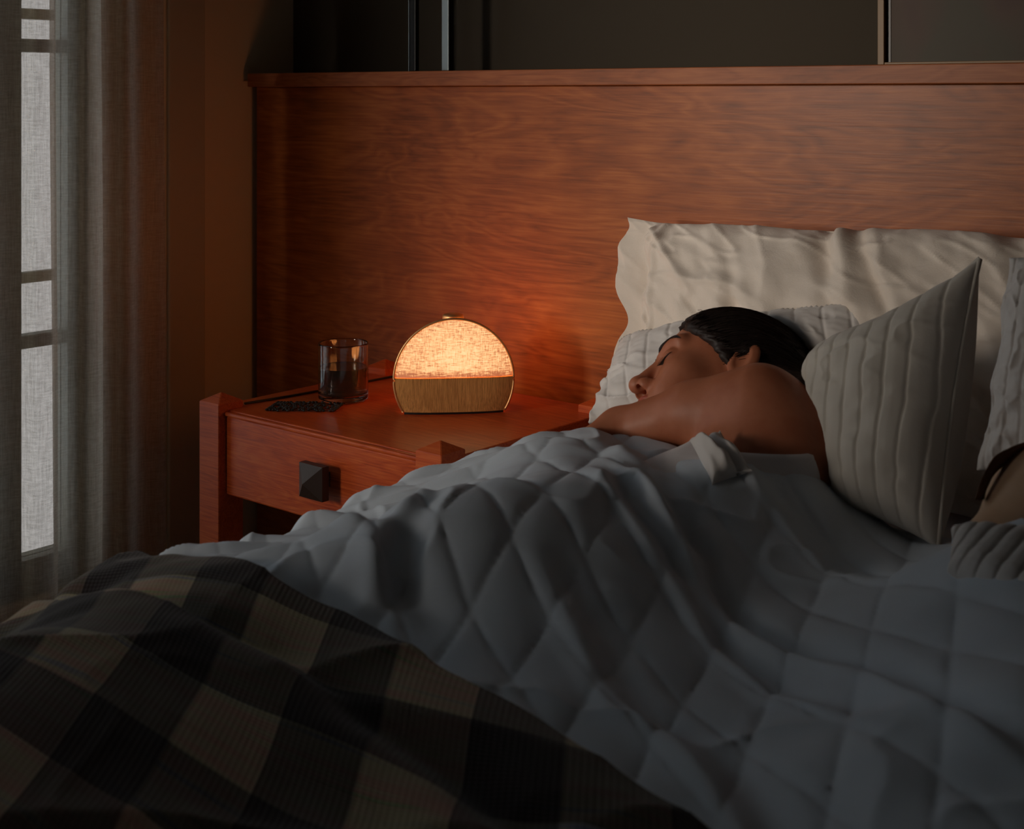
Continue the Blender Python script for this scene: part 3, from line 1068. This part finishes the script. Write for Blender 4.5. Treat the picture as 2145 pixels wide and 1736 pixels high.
def hair2(p):
    q = HD2.L(p)
    d = s_ell(q, (-.018, .040, 0), (.108, .100, .086))
    d = smax(d, q[:, 0]-.045-.5*np.maximum(q[:, 1], 0), .01)
    d = smax(d, -(q[:, 1]+.09), .01)
    # a lock that falls round the shoulder
    g = .0014*vnoise(q[:, 1]*220+q[:, 2]*160, q[:, 0]*20, 4)
    return d+g


def second_person():
    t = thing('person', (0, 0, 0), 'person cut off at the right edge, bare tan upper arm and brown hair', 'person')
    sdf_obj('body', body2, (1.28, -1.15, .54), (1.98, -.22, .98), .005, M['skin2'], t)
    sdf_obj('hair', hair2, (1.52, -.60, .60), (2.10, -.02, 1.15), .006, M['hair2'], t)
    Vs = []; Fs = []; off = 0
    rs = np.random.RandomState(2)
    for i in range(150):
        k = rs.uniform(0, 1)
        j = rs.normal(0, .0025)
        pts = []
        # from behind the shoulder, over its top left and down
        for (px, py, z) in ((2330, 925, 1.50), (2230, 928, 1.47), (2140, 940, 1.45), (2088, 965, 1.44), (2064, 1005, 1.435), (2052, 1045, 1.43)):
            ox = (k-.5)*24*(1 if px < 2100 else .6); oy = (k-.5)*30*(1 if px > 2080 else .3)
            pts.append(P(px+ox+rs.normal(0, 1.5), py+oy+rs.normal(0, 1.5), z)+FWD*(k-.5)*.015)
        pts = np.array(pts)
        # smooth
        tt = np.linspace(0, 5, 22); ii = np.clip(tt.astype(int), 0, 4); fr = (tt-ii)[:, None]
        c = pts[ii]*(1-fr)+pts[ii+1]*fr
        for _ in range(3): c[1:-1] = (c[:-2]+2*c[1:-1]+c[2:])/4
        V, F = tube(c, .0012*np.linspace(1, .5, 22), 4)
        Vs.append(V); Fs += [tuple(y+off for y in f) for f in F]; off += len(V)
    np_obj('hair_lock', np.concatenate(Vs), Fs, M['hair2'], t)


second_person()


# ------------------------------------------------------------------ bed
def push_out(V, f, margin, n_it=3):
    V = V.copy()
    for _ in range(n_it):
        d = f(V); m = d < margin
        if not m.any(): break
        g = grad(f, V[m]); g /= np.linalg.norm(g, axis=1, keepdims=True)+1e-9
        V[m] += g*(margin-d[m])[:, None]
    return V


def bed():
    t = thing('bed', (1.5, -1.1, 0), 'low wooden bed with a thick mattress below the white quilt', 'bed')
    box_obj('mattress', (.655-1.5, -2.08+1.1, .31), (2.45-1.5, -.03+1.1, .575), M['sheet'], t, .045, seg=4)
    box_obj('base', (.66-1.5, -2.09+1.1, .10), (2.44-1.5, -.02+1.1, .3095), M['darkwood'], t, .01)
    for x in (.72, 2.36):
        for y in (-2.0, -.1): box_obj('leg', (x-.03-1.5, y-.03+1.1, 0), (x+.03-1.5, y+.03+1.1, .0995), M['darkwood'], t)


bed()


def pillow(name, c, thick, mt, label, wr=None, n=(150, 110), pinch=.06, back=1.0, flange=None, ribs=None, push=(), p=2.6, seed=1, group=None, cat='pillow', edge=None, marg=.003, rdepth=.004):
    """c: TL, TR, BR, BL in the room; normal faces the viewer"""
    TL, TR, BR, BL = [np.array(x, float) for x in c]
    nu, nv = n
    U = np.linspace(-1, 1, nu)[:, None]+np.zeros((1, nv)); Vv = np.linspace(-1, 1, nv)[None, :]+np.zeros((nu, 1))
    # ease samples to the border
    U = np.sign(U)*(1-(1-np.abs(U))**1.25); Vv = np.sign(Vv)*(1-(1-np.abs(Vv))**1.25)
    Up = U*(1-pinch*(1-Vv**2)*np.abs(U)**3); Vp = Vv*(1-pinch*(1-U**2)*np.abs(Vv)**3)
    if edge is not None:
        Up, Vp = edge(U, Vv, Up, Vp)
    a = (Up+1)/2; b = (Vp+1)/2                         # b: 0 bottom, 1 top
    base = ((1-a)*b)[..., None]*TL+(a*b)[..., None]*TR+(a*(1-b))[..., None]*BR+((1-a)*(1-b))[..., None]*BL
    nrm = np.cross((TR+BR-TL-BL), (TL+TR-BL-BR)); nrm /= np.linalg.norm(nrm)
    if nrm@(CAM-TL) < 0: nrm = -nrm
    us = U if flange is None else np.clip((U+1-flange)/(2-flange)*2-1, -1, 1)
    prof = ((1-np.abs(us)**p)*(1-np.abs(Vv)**p))**.55
    if flange is not None:
        prof = np.where(U < -1+flange, 0, prof)
    front = prof*thick*.5
    wf = wr(U, Vv) if wr is not None else 0
    edgefade = sstep(0, .10, prof)
    if ribs is not None:
        r = ribs(U, Vv)                                # distance to the stitch in rib units 0..0.5
        front = front-rdepth*np.exp(-(r/.07)**2)*edgefade+rdepth*.8*np.sqrt(np.clip(r*2, 0, 1))*edgefade
    front = front+wf*(edgefade if flange is None else np.maximum(edgefade, .35))
    Vf = base+nrm*front[..., None]
    Vb = base-nrm*(prof*thick*.5*back+.0015)[..., None]
    V = np.concatenate([Vf.reshape(-1, 3), Vb.reshape(-1, 3)])
    if push:
        amt = np.zeros(nu*nv)
        P0 = V[:nu*nv].copy()
        for _ in range(34):
            q = P0-nrm*amt[:, None]
            ins = np.zeros(nu*nv, bool)
            for f in push: ins |= f(q) < marg
            if not ins.any(): break
            amt[ins] += .006
        A = amt.reshape(nu, nv); K = A.copy()
        for _ in range(10):
            B = np.pad(K, 1, mode='edge')
            K = (B[:-2, 1:-1]+B[2:, 1:-1]+B[1:-1, :-2]+B[1:-1, 2:]+B[1:-1, 1:-1])/5
            K = np.maximum(K, A)
        K = K.ravel()
        V[:nu*nv] -= nrm*K[:, None]
        th_ = (prof*thick*.5*back+.0015).ravel()+((V[:nu*nv]*0).sum(1))
        back_need = ((base.reshape(-1, 3)-V[:nu*nv])@nrm)+.006
        V[nu*nv:] -= nrm*np.maximum(back_need-th_, 0)[:, None]
    F = np.concatenate([grid_faces(nu, nv), grid_faces(nu, nv, nu*nv, True)]).tolist()
    N = nu*nv
    bd = [i*nv for i in range(nu)]+[(nu-1)*nv+j for j in range(1, nv)]+[i*nv+nv-1 for i in range(nu-2, -1, -1)]+[j for j in range(nv-2, 0, -1)]
    F = [tuple(f) for f in F]
    for k in range(len(bd)):
        q, r = bd[k], bd[(k+1) % len(bd)]
        F.append((q, r, r+N, q+N))
    t = thing(name, (0, 0, 0), label, cat, group=group)
    o = np_obj('pillowcase' if cat == 'pillow' else 'cloth', V, F, mt, t)
    bm = bmesh.new(); bm.from_mesh(o.data); bmesh.ops.recalc_face_normals(bm, faces=bm.faces); bm.to_mesh(o.data); bm.free()
    o.data.polygons.foreach_set('use_smooth', [True]*len(o.data.polygons))
    return t, Vf


def tube_part(name, pts, rad, mt, t, label=None):
    V, F = tube(pts, rad, 6)
    o = np_obj(name, V, F, mt, t)
    if label: o['label'] = label


# cream pillow standing against the headboard
def wrA(U, V):
    w = .012*ridge(U*2.2+V*.8+.3, V*.7-U*.2, 3, 1.6)*sstep(-.9, .2, V)
    w += .016*np.exp(-((U+.16-.16*(1-V))/.035)**2)*sstep(-.3, .9, V)*-1
    w += -.012*np.exp(-((U+.05-.30*(1-V))/.030)**2)*sstep(-.6, .8, V)
    w += .010*np.exp(-((U+.10-.22*(1-V))/.035)**2)*sstep(-.6, .8, V)
    w += -.008*np.exp(-((U+.52-.10*(1-V)-.05*np.sin(V*4))/.03)**2)*(1-sstep(.3, .9, V))
    w += .006*fbm(U*5, V*3, 3, 8)+.0035*vnoise(U*16+V*4, V*5, 11)+.004*ridge(U*7+V*5, V*3, 14, 2)
    w += -.014*np.exp(-((U-.60+.35*(V-.6))/.05)**2)*sstep(-.1, .8, V)+.012*np.exp(-((U-.72+.40*(V-.6))/.05)**2)*sstep(-.1, .8, V)
    w += .010*np.exp(-((U+.86)/.03)**2)*np.sin(V*9+.5)+.006*np.exp(-((U+.80)/.02)**2)
    return w*1.35


def edA(U, V, Up, Vp):
    f = 1-sstep(-1, -.72, U)
    Up = Up+f*(.030*np.sin(V*7.0+1.2)+.012*np.sin(V*15))
    Vp = Vp+.035*np.sin(U*3.0+.9)*(V > 0)*np.abs(V)**4+.012*np.sin(U*9)*np.abs(V)**6
    return Up, Vp


pillow('pillow', ((.582, -.095, .955), (1.50, -.075, .965), (1.50, -.20, .585), (.60, -.20, .575)), .15, M['cream'],
       'cream crumpled pillow standing against the headboard behind the sleeping head', wr=wrA, edge=edA, flange=.13, pinch=.05,
       n=(240, 130), push=(body1, lambda p: hair1(p, .010, False)))
# second pillow standing further right
pillow('pillow', ((1.40, -.09, .945), (2.25, -.08, .95), (2.25, -.22, .585), (1.42, -.22, .585)), .16, M['white'],
       'plain white pillow against the headboard at the top right corner', wr=lambda U, V: .008*fbm(U*4, V*3, 3, 21)+.008*ridge(U*3, V*2+U, 22, 2), pinch=.05, n=(120, 90))


# ribbed pillow below the head
def ribB(U, V):
    s = (U+.10*V*np.abs(V)+.02*np.sin(V*3))*5.5
    return np.abs(s-np.round(s))


pillow('pillow', (P(1296, 712, 2.30), P(1850, 634, 1.99), P(1850, 900, 1.90), P(1232, 884, 2.10)), .13, M['white'],
       'white stitched pillow lying under the sleeping head', ribs=ribB,
       wr=lambda U, V: .005*fbm(U*5, V*4, 3, 31)+.008*ridge(U*3+V, V*2.5, 33, 2)*(1-sstep(-.2, .8, V))+.0022*np.sin(U*190)*np.exp(-((V-.9)/.06)**2),
       n=(300, 120), pinch=.05, push=(body1, lambda p: hair1(p, .010, False)), rdepth=.0016)


def ribC(U, V):
    s = (U*1.0+.13*V**2+.02*V-.05)*4.5
    return np.abs(s-np.round(s))


pc = (P(1690, 715, 1.86), P(2052, 541, 1.70), P(1965, 1150, 1.60), P(1700, 1060, 1.78))


def edC(U, V, Up, Vp):
    w = ((U < 0)*(V > 0)*np.abs(U*V)**2.5)
    Up = Up+.30*w; Vp = Vp-.22*w
    # the free corner rises to a point, the upper edge bows between
    Vp = Vp-.12*np.cos(U*math.pi/2)*np.maximum(V, 0)**3
    return Up, Vp


_, VC = pillow('pillow', pc, .155, M['stripe'],
       'grey ribbed pillow standing on its corner in front, right of the sleeping head', ribs=ribC,
       wr=lambda U, V: .004*fbm(U*3, V*5, 2, 41)+.003*ridge(U*2+V*1.2, V*4, 43, 2)*sstep(-.2, .6, V)*(1-sstep(.5, 1, V)), n=(170, 150), pinch=.08, back=1.1,
       push=(body1, lambda p: hair1(p, .010, False)), rdepth=.0022, edge=edC)
for o in bpy.data.objects:
    if o.name.startswith('pillow') and o.get('label', '').startswith('grey ribbed'):
        tube_part('piping', VC[-1], .0030, M['stripe'], o)
        tube_part('piping', VC[:, -1], .0030, M['stripe'], o)

pillow('pillow', (P(2112, 540, 1.64), P(2560, 490, 1.50), P(2560, 1010, 1.47), P(2048, 985, 1.60)), .12, M['white'],
       'white pillow with puckered seams at the right edge behind the second person', rdepth=.0018, ribs=lambda U, V: np.abs((U*6) % 1-.5),
       wr=lambda U, V: .006*fbm(U*5, V*6, 3, 51)+.005*ridge(U*5+V, V*3, 53, 2), pinch=.05, push=(body2, hair2), n=(140, 120),
       edge=lambda U, V, Up, Vp: (Up+.02*np.sin(V*9)*(U < 0)*np.abs(U)**3, Vp))

# ------------------------------------------------------------------ quilt
CP = np.array([
    (.70, -.50, .650), (.715, -.61, .660), (.764, -.57, .682), (.90, -.59, .714), (1.015, -.556, .708), (1.088, -.51, .718), (1.157, -.50, .698), (1.233, -.464, .642),
    (1.29, -.45, .632), (1.40, -.50, .670), (1.5, -.62, .73), (1.7, -.62, .73), (2.1, -.5, .65), (2.5, -.6, .62), (1.47, -.68, .738),
    (.68, -.71, .650), (.678, -.84, .637), (.67, -.91, .632), (.674, -.975, .632), (.676, -1.04, .638), (.68, -1.12, .638), (.70, -1.26, .605), (.72, -1.4, .600), (.70, -1.5, .60), (.70, -1.9, .60), (.89, -1.13, .680), (1.02, -1.13, .664), (1.13, -1.15, .658), (1.2, -1.16, .657), (1.37, -1.19, .653), (1.45, -1.22, .650),
    (1.03, -.64, .722), (.98, -.8, .725), (.94, -.98, .728), (.83, -1.4, .655), (.95, -1.75, .650),
    (1.30, -.65, .650), (1.25, -.9, .650), (1.2, -1.5, .625), (1.25, -1.8, .625), (1.40, -1.0, .655),
    (1.55, -.80, .740), (1.58, -1.0, .715), (1.58, -1.2, .665), (1.6, -1.4, .635), (1.6, -1.8, .625), (2.1, -1.0, .64), (2.1, -1.6, .63), (.83, -.75, .680), (.80, -.95, .655)])


def _rbf_fit(c):
    r = np.linalg.norm(c[:, None, :2]-c[None, :, :2], axis=2)
    K = r**3
    n = len(c)
    A = np.zeros((n+3, n+3)); A[:n, :n] = K+np.eye(n)*-1e-5
    A[:n, n] = A[n, :n] = 1; A[:n, n+1:] = c[:, :2]; A[n+1:, :n] = c[:, :2].T
    b = np.zeros(n+3); b[:n] = c[:, 2]
    return np.linalg.solve(A, b)


_rw = _rbf_fit(CP)


def hbase(x, y):
    s = x.shape
    q = np.stack([x.ravel(), y.ravel()], 1)
    out = np.empty(len(q))
    for i in range(0, len(q), 50000):
        r = np.linalg.norm(q[i:i+50000, None, :]-CP[None, :, :2], axis=2)**3
        out[i:i+50000] = r@_rw[:-3]+_rw[-3]+q[i:i+50000]@_rw[-2:]
    return np.clip(out.reshape(s), .588, .80)


def seg_dist(x, y, a, b):
    a = np.array(a); b = np.array(b); ab = b-a; L = np.linalg.norm(ab); ab = ab/L
    t = (x-a[0])*ab[0]+(y-a[1])*ab[1]
    d = (x-a[0])*-ab[1]+(y-a[1])*ab[0]
    return d, t/L


def qwrinkle(x, y):
    w = .010*fbm(x*5, y*5, 3, 61)
    # pulls running in from the bed's near side
    k = np.exp(-np.clip(x-.66, 0, 1)/.14)
    ph = (y*1.0-x*.75)*62+1.5*vnoise(x*5, y*5, 63)
    w = w+.0085*k*np.sin(ph)+.004*k*np.sin(ph*1.9+1)
    # long creases
    for a, b, am, wd in (((1.00, -.70), (1.60, -1.06), .011, .013), ((1.02, -.76), (1.45, -1.02), .008, .012), ((.95, -.62), (1.15, -.78), .008, .016),
                         ((1.12, -.98), (1.62, -1.30), .009, .016), ((1.05, -.56), (1.35, -.72), .008, .018), ((.82, -.98), (1.06, -1.12), .010, .018), ((.88, -.90), (1.0, -1.1), .007, .014)):
        d, t = seg_dist(x, y, a, b)
        d = d+.012*vnoise(t*4, t*0+1, int(am*1e4))
        env = sstep(-.15, .15, t)*(1-sstep(.85, 1.2, t))
        w = w+env*am*(np.exp(-(d/wd)**2)-np.exp(-((d-wd*2)/(wd*1.1))**2))
    w = w+.005*ridge(x*6+y*3, y*6-x*2, 66, 2.5)
    return w


EDGE_X = .672
NU, NV = 560, 520


def drape_grid(x_edge, xr, y0f, y1, nu, nv, drop, hfun, r=.045, fold=.012):
    """columns run from the hanging left hem over the rounded edge to xr"""
    arc = r*math.pi/2
    Ltot = drop+arc+(xr-(x_edge+r))
    u = np.linspace(0, Ltot, nu)
    ud = np.linspace(0, 1, nv)
    X = np.empty((nu, nv)); Y = np.empty((nu, nv)); Z = np.empty((nu, nv))
    xi = np.where(u < drop, x_edge, np.where(u < drop+arc, x_edge+r-r*np.cos((u-drop)/r), x_edge+r+(u-drop-arc)))
    dz = np.where(u < drop, -r-(drop-u), np.where(u < drop+arc, -r+r*np.sin((u-drop)/r), 0))
    for i in range(nu):
        y0 = y0f(xi[i])
        Y[i] = y0+(y1-y0)*ud
    X[:] = xi[:, None]
    xs = np.maximum(X, x_edge+r*.6)
    Z = hfun(xs, Y)+dz[:, None]
    hang = sstep(0, drop+arc, drop+arc-u)[:, None]
    X = X-hang*(.010+fold*np.sin(Y*23+1.3*np.sin(Y*9)))
    return X, Y, Z, u


def yhead(x):
    return float(np.interp(x, (.60, .75, .90, 1.02, 1.09, 1.16, 1.25, 1.33, 1.45, 2.6), (-.47, -.49, -.505, -.50, -.470, -.462, -.43, -.44, -.60, -.60)))+.006*math.sin(x*31)


def quilt_h(x, y, puff=True):
    h = hbase(x, y)+qwrinkle(x, y)
    a = (x*.94+y*.342)/.074+.10*vnoise(x*4, y*4, 71); b = (x*.518+y*.855)/.066+.10*vnoise(x*4, y*4, 72)
    if puff:
        pf = (np.abs(np.sin(math.pi*a))*np.abs(np.sin(math.pi*b)))**.32
        fl = .35+.65*sstep(.72, .98, x)
        h = h+(.0074*pf-.0058)*fl+.006*(1-fl)*np.sin((y*1.0-x*1.1)*74+1.2*vnoise(x*6, y*4, 77))
    # soft rolled hem at the head end
    return h


def solid_sheet(name, X, Y, Z, mt, th, t, uv=None, part='cloth'):
    nu, nv = X.shape
    V = np.stack([X, Y, Z], -1)
    du = np.gradient(V, axis=0); dv = np.gradient(V, axis=1)
    N = np.cross(du, dv); N /= np.linalg.norm(N, axis=2, keepdims=True)+1e-12
    if N[nu//2, nv//2, 2] < 0: N = -N
    # thickness eases to a round rim at the borders
    i = np.minimum(np.arange(nu), nu-1-np.arange(nu))[:, None]; j = np.minimum(np.arange(nv), nv-1-np.arange(nv))[None, :]
    rim = np.minimum(i, j); k = np.sqrt(1-(1-np.clip(rim/4.0, 0, 1))**2)
    A = V-N*(th*.5*(1-k))[..., None]; B = V-N*(th-th*.5*(1-k))[..., None]
    n = nu*nv
    F = [tuple(f) for f in np.concatenate([grid_faces(nu, nv, 0), grid_faces(nu, nv, n, True)]).tolist()]
    bd = [a*nv for a in range(nu)]+[(nu-1)*nv+b for b in range(1, nv)]+[a*nv+nv-1 for a in range(nu-2, -1, -1)]+[b for b in range(nv-2, 0, -1)]
    for q in range(len(bd)):
        a, b = bd[q], bd[(q+1) % len(bd)]
        F.append((a, b, b+n, a+n))
    me = bpy.data.meshes.new(part)
    me.from_pydata(np.concatenate([A.reshape(-1, 3), B.reshape(-1, 3)]).tolist(), [], F)
    me.update()
    if uv is not None:
        l = me.uv_layers.new(name='weave')
        vi = np.empty(len(me.loops), np.int32); me.loops.foreach_get('vertex_index', vi)
        w = uv.reshape(-1, 2); w = np.concatenate([w, w])
        l.data.foreach_set('uv', w[vi].astype(np.float32).ravel())
    return link(part, me, mt, t, True)


def quilt():
    def hf(x, y): return quilt_h(x, y)
    X, Y, Z, u = drape_grid(EDGE_X-.03, 2.48, yhead, -2.02, NU, NV, .34, hf)
    # hem roll
    t = thing('quilt', (0, 0, 0), 'white diamond quilted coverlet over both sleepers, spread across the bed', 'quilt')
    solid_sheet('quilt', X, Y, Z, M['quilt'], .016, t)


quilt()


def plaid_mat():
    m = mat('plaid_wool', (.2, .18, .15), .95)
    nt, ns, ln, bs = nodes(m)
    uvn = ns.new('ShaderNodeUVMap'); uvn.uv_map = 'weave'
    sp = ns.new('ShaderNodeSeparateXYZ'); ln.new(uvn.outputs[0], sp.inputs[0])

    def band(s, ph):
        f = math_n(nt, 'FRACT', math_n(nt, 'ADD', math_n(nt, 'MULTIPLY', s, .5), ph))
        r = ns.new('ShaderNodeMapRange'); r.inputs['From Min'].default_value = .49; r.inputs['From Max'].default_value = .51
        ln.new(f, r.inputs['Value'])
        return r.outputs[0]
    a = band(sp.outputs[0], 0.12); b = band(sp.outputs[1], .30)
    s = math_n(nt, 'MULTIPLY', math_n(nt, 'ADD', a, b), .5)
    base = ramp(nt, s, [(.1, (.013, .008, .008)), (.5, (.085, .074, .060)), (.9, (.34, .29, .215))])
    # coloured yarn stripes
    w = noisetex(nt, coords(nt, (1, 1, 1), 'UV'), 1.0, 2, .5)
    hs = ns.new('ShaderNodeMapping'); hs.inputs['Scale'].default_value = (.25, 7, 1); ln.new(uvn.outputs[0], hs.inputs['Vector'])
    n1 = noisetex(nt, hs.outputs[0], 1.0, 2, .6)
    tint = ramp(nt, n1, [(.30, (.45, .52, 1.0)), (.40, (.95, 1.0, .80)), (.50, (1, .93, .85)), (.60, (1.1, .72, .74)), (.70, (.65, .95, .65))])
    mx = ns.new('ShaderNodeMix'); mx.data_type = 'RGBA'; mx.blend_type = 'MULTIPLY'; mx.inputs['Factor'].default_value = 1.0
    ln.new(base, mx.inputs['A']); ln.new(tint, mx.inputs['B'])
    # ribs of the weave
    rb = math_n(nt, 'SINE', math_n(nt, 'MULTIPLY', sp.outputs[0], 2*math.pi*14))
    rb2 = math_n(nt, 'SINE', math_n(nt, 'MULTIPLY', sp.outputs[1], 2*math.pi*22))
    k = math_n(nt, 'ADD', math_n(nt, 'MULTIPLY', rb, .07), .93)
    m2 = ns.new('ShaderNodeMix'); m2.data_type = 'RGBA'; m2.blend_type = 'MULTIPLY'; m2.inputs['Factor'].default_value = 1
    ln.new(mx.outputs['Result'], m2.inputs['A'])
    cb = ns.new('ShaderNodeCombineColor')
    for i in range(3): ln.new(k, cb.inputs[i])
    ln.new(cb.outputs[0], m2.inputs['B'])
    ln.new(m2.outputs['Result'], bs.inputs['Base Color'])
    bump(nt, math_n(nt, 'ADD', rb, rb2), .18, .0015, bs)
    bs.inputs['Sheen Weight'].default_value = .2
    bs.inputs['Specular IOR Level'].default_value = .1
    return m


def throw():
    def yt(x): return float(np.interp(x, (.55, .70, .89, 1.02, 1.13, 1.195, 1.37, 1.453, 2.5), (-1.12, -1.12, -1.13, -1.127, -1.143, -1.153, -1.195, -1.225, -1.45)))+.004*math.sin(x*31)

    def hf(x, y):
        h = hbase(x, y)+qwrinkle(x, y)*.4+.018
        e = np.vectorize(yt)(x)-y                       # distance inside the throw
        h = h+.012*np.exp(-((e-.045)/.030)**2)*(.6+.4*vnoise(x*5, y*0, 81))-.010*np.exp(-((e-.105)/.018)**2)+.010*np.exp(-((e-.15)/.03)**2)
        h = h+.008*fbm(x*4+y*3, y*3, 2, 83)+.008*ridge(x*3-y*2, y*3, 85, 2)
        h = h-.018*(1-sstep(0, .02, e))
        return h
    nu, nv = 420, 300
    X, Y, Z, u = drape_grid(EDGE_X-.055, 2.50, yt, -2.06, nu, nv, .36, hf, r=.06, fold=.018)
    S = np.stack([u[:, None]+0*Y, Y], -1)
    # weave coordinates: first yarn nearly along the edge, second slanting
    e1 = np.array([1.0, .10]); e2 = np.array([-.58, .82])
    inv = np.linalg.inv(np.stack([e1, e2], 1))
    uv = S@inv.T/.086
    t = thing('throw_blanket', (0, 0, 0), 'dark brown and tan plaid wool throw laid across the foot of the bed', 'blanket')
    solid_sheet('throw', X, Y, Z, plaid_mat(), .009, t, uv)


throw()


# folded back white cover edge at the right, bunched sheet at the chest
def cover_edge():
    pillow('coverlet_fold', (P(1992, 1108, 1.335), P(2420, 1132, 1.27), P(2420, 1420, 1.12), P(1984, 1196, 1.295)), .045, M['white'],
           'thick white quilted coverlet edge folded back below the tan arm at right', ribs=lambda U, V: np.abs(((U-.22*V)*5.2) % 1-.5),
           wr=lambda U, V: .0015*fbm(U*4, V*3, 2, 91), cat='coverlet', pinch=.03, rdepth=.003, n=(150, 70), p=4)
    pillow('bunched_sheet', (P(1446, 922, 1.69), P(1508, 901, 1.71), P(1576, 985, 1.64), P(1492, 1014, 1.62)), .040, M['white'],
           'small white bunched sheet corner catching the light below the raised arm', wr=lambda U, V: .007*fbm(U*1.2, V*1.2, 2, 95)-.010*np.exp(-((U+.3*V-.15)/.16)**2)+.006*np.exp(-((U+.3*V+.35)/.2)**2),
           cat='sheet', n=(60, 60), pinch=.18, p=2.2)


cover_edge()
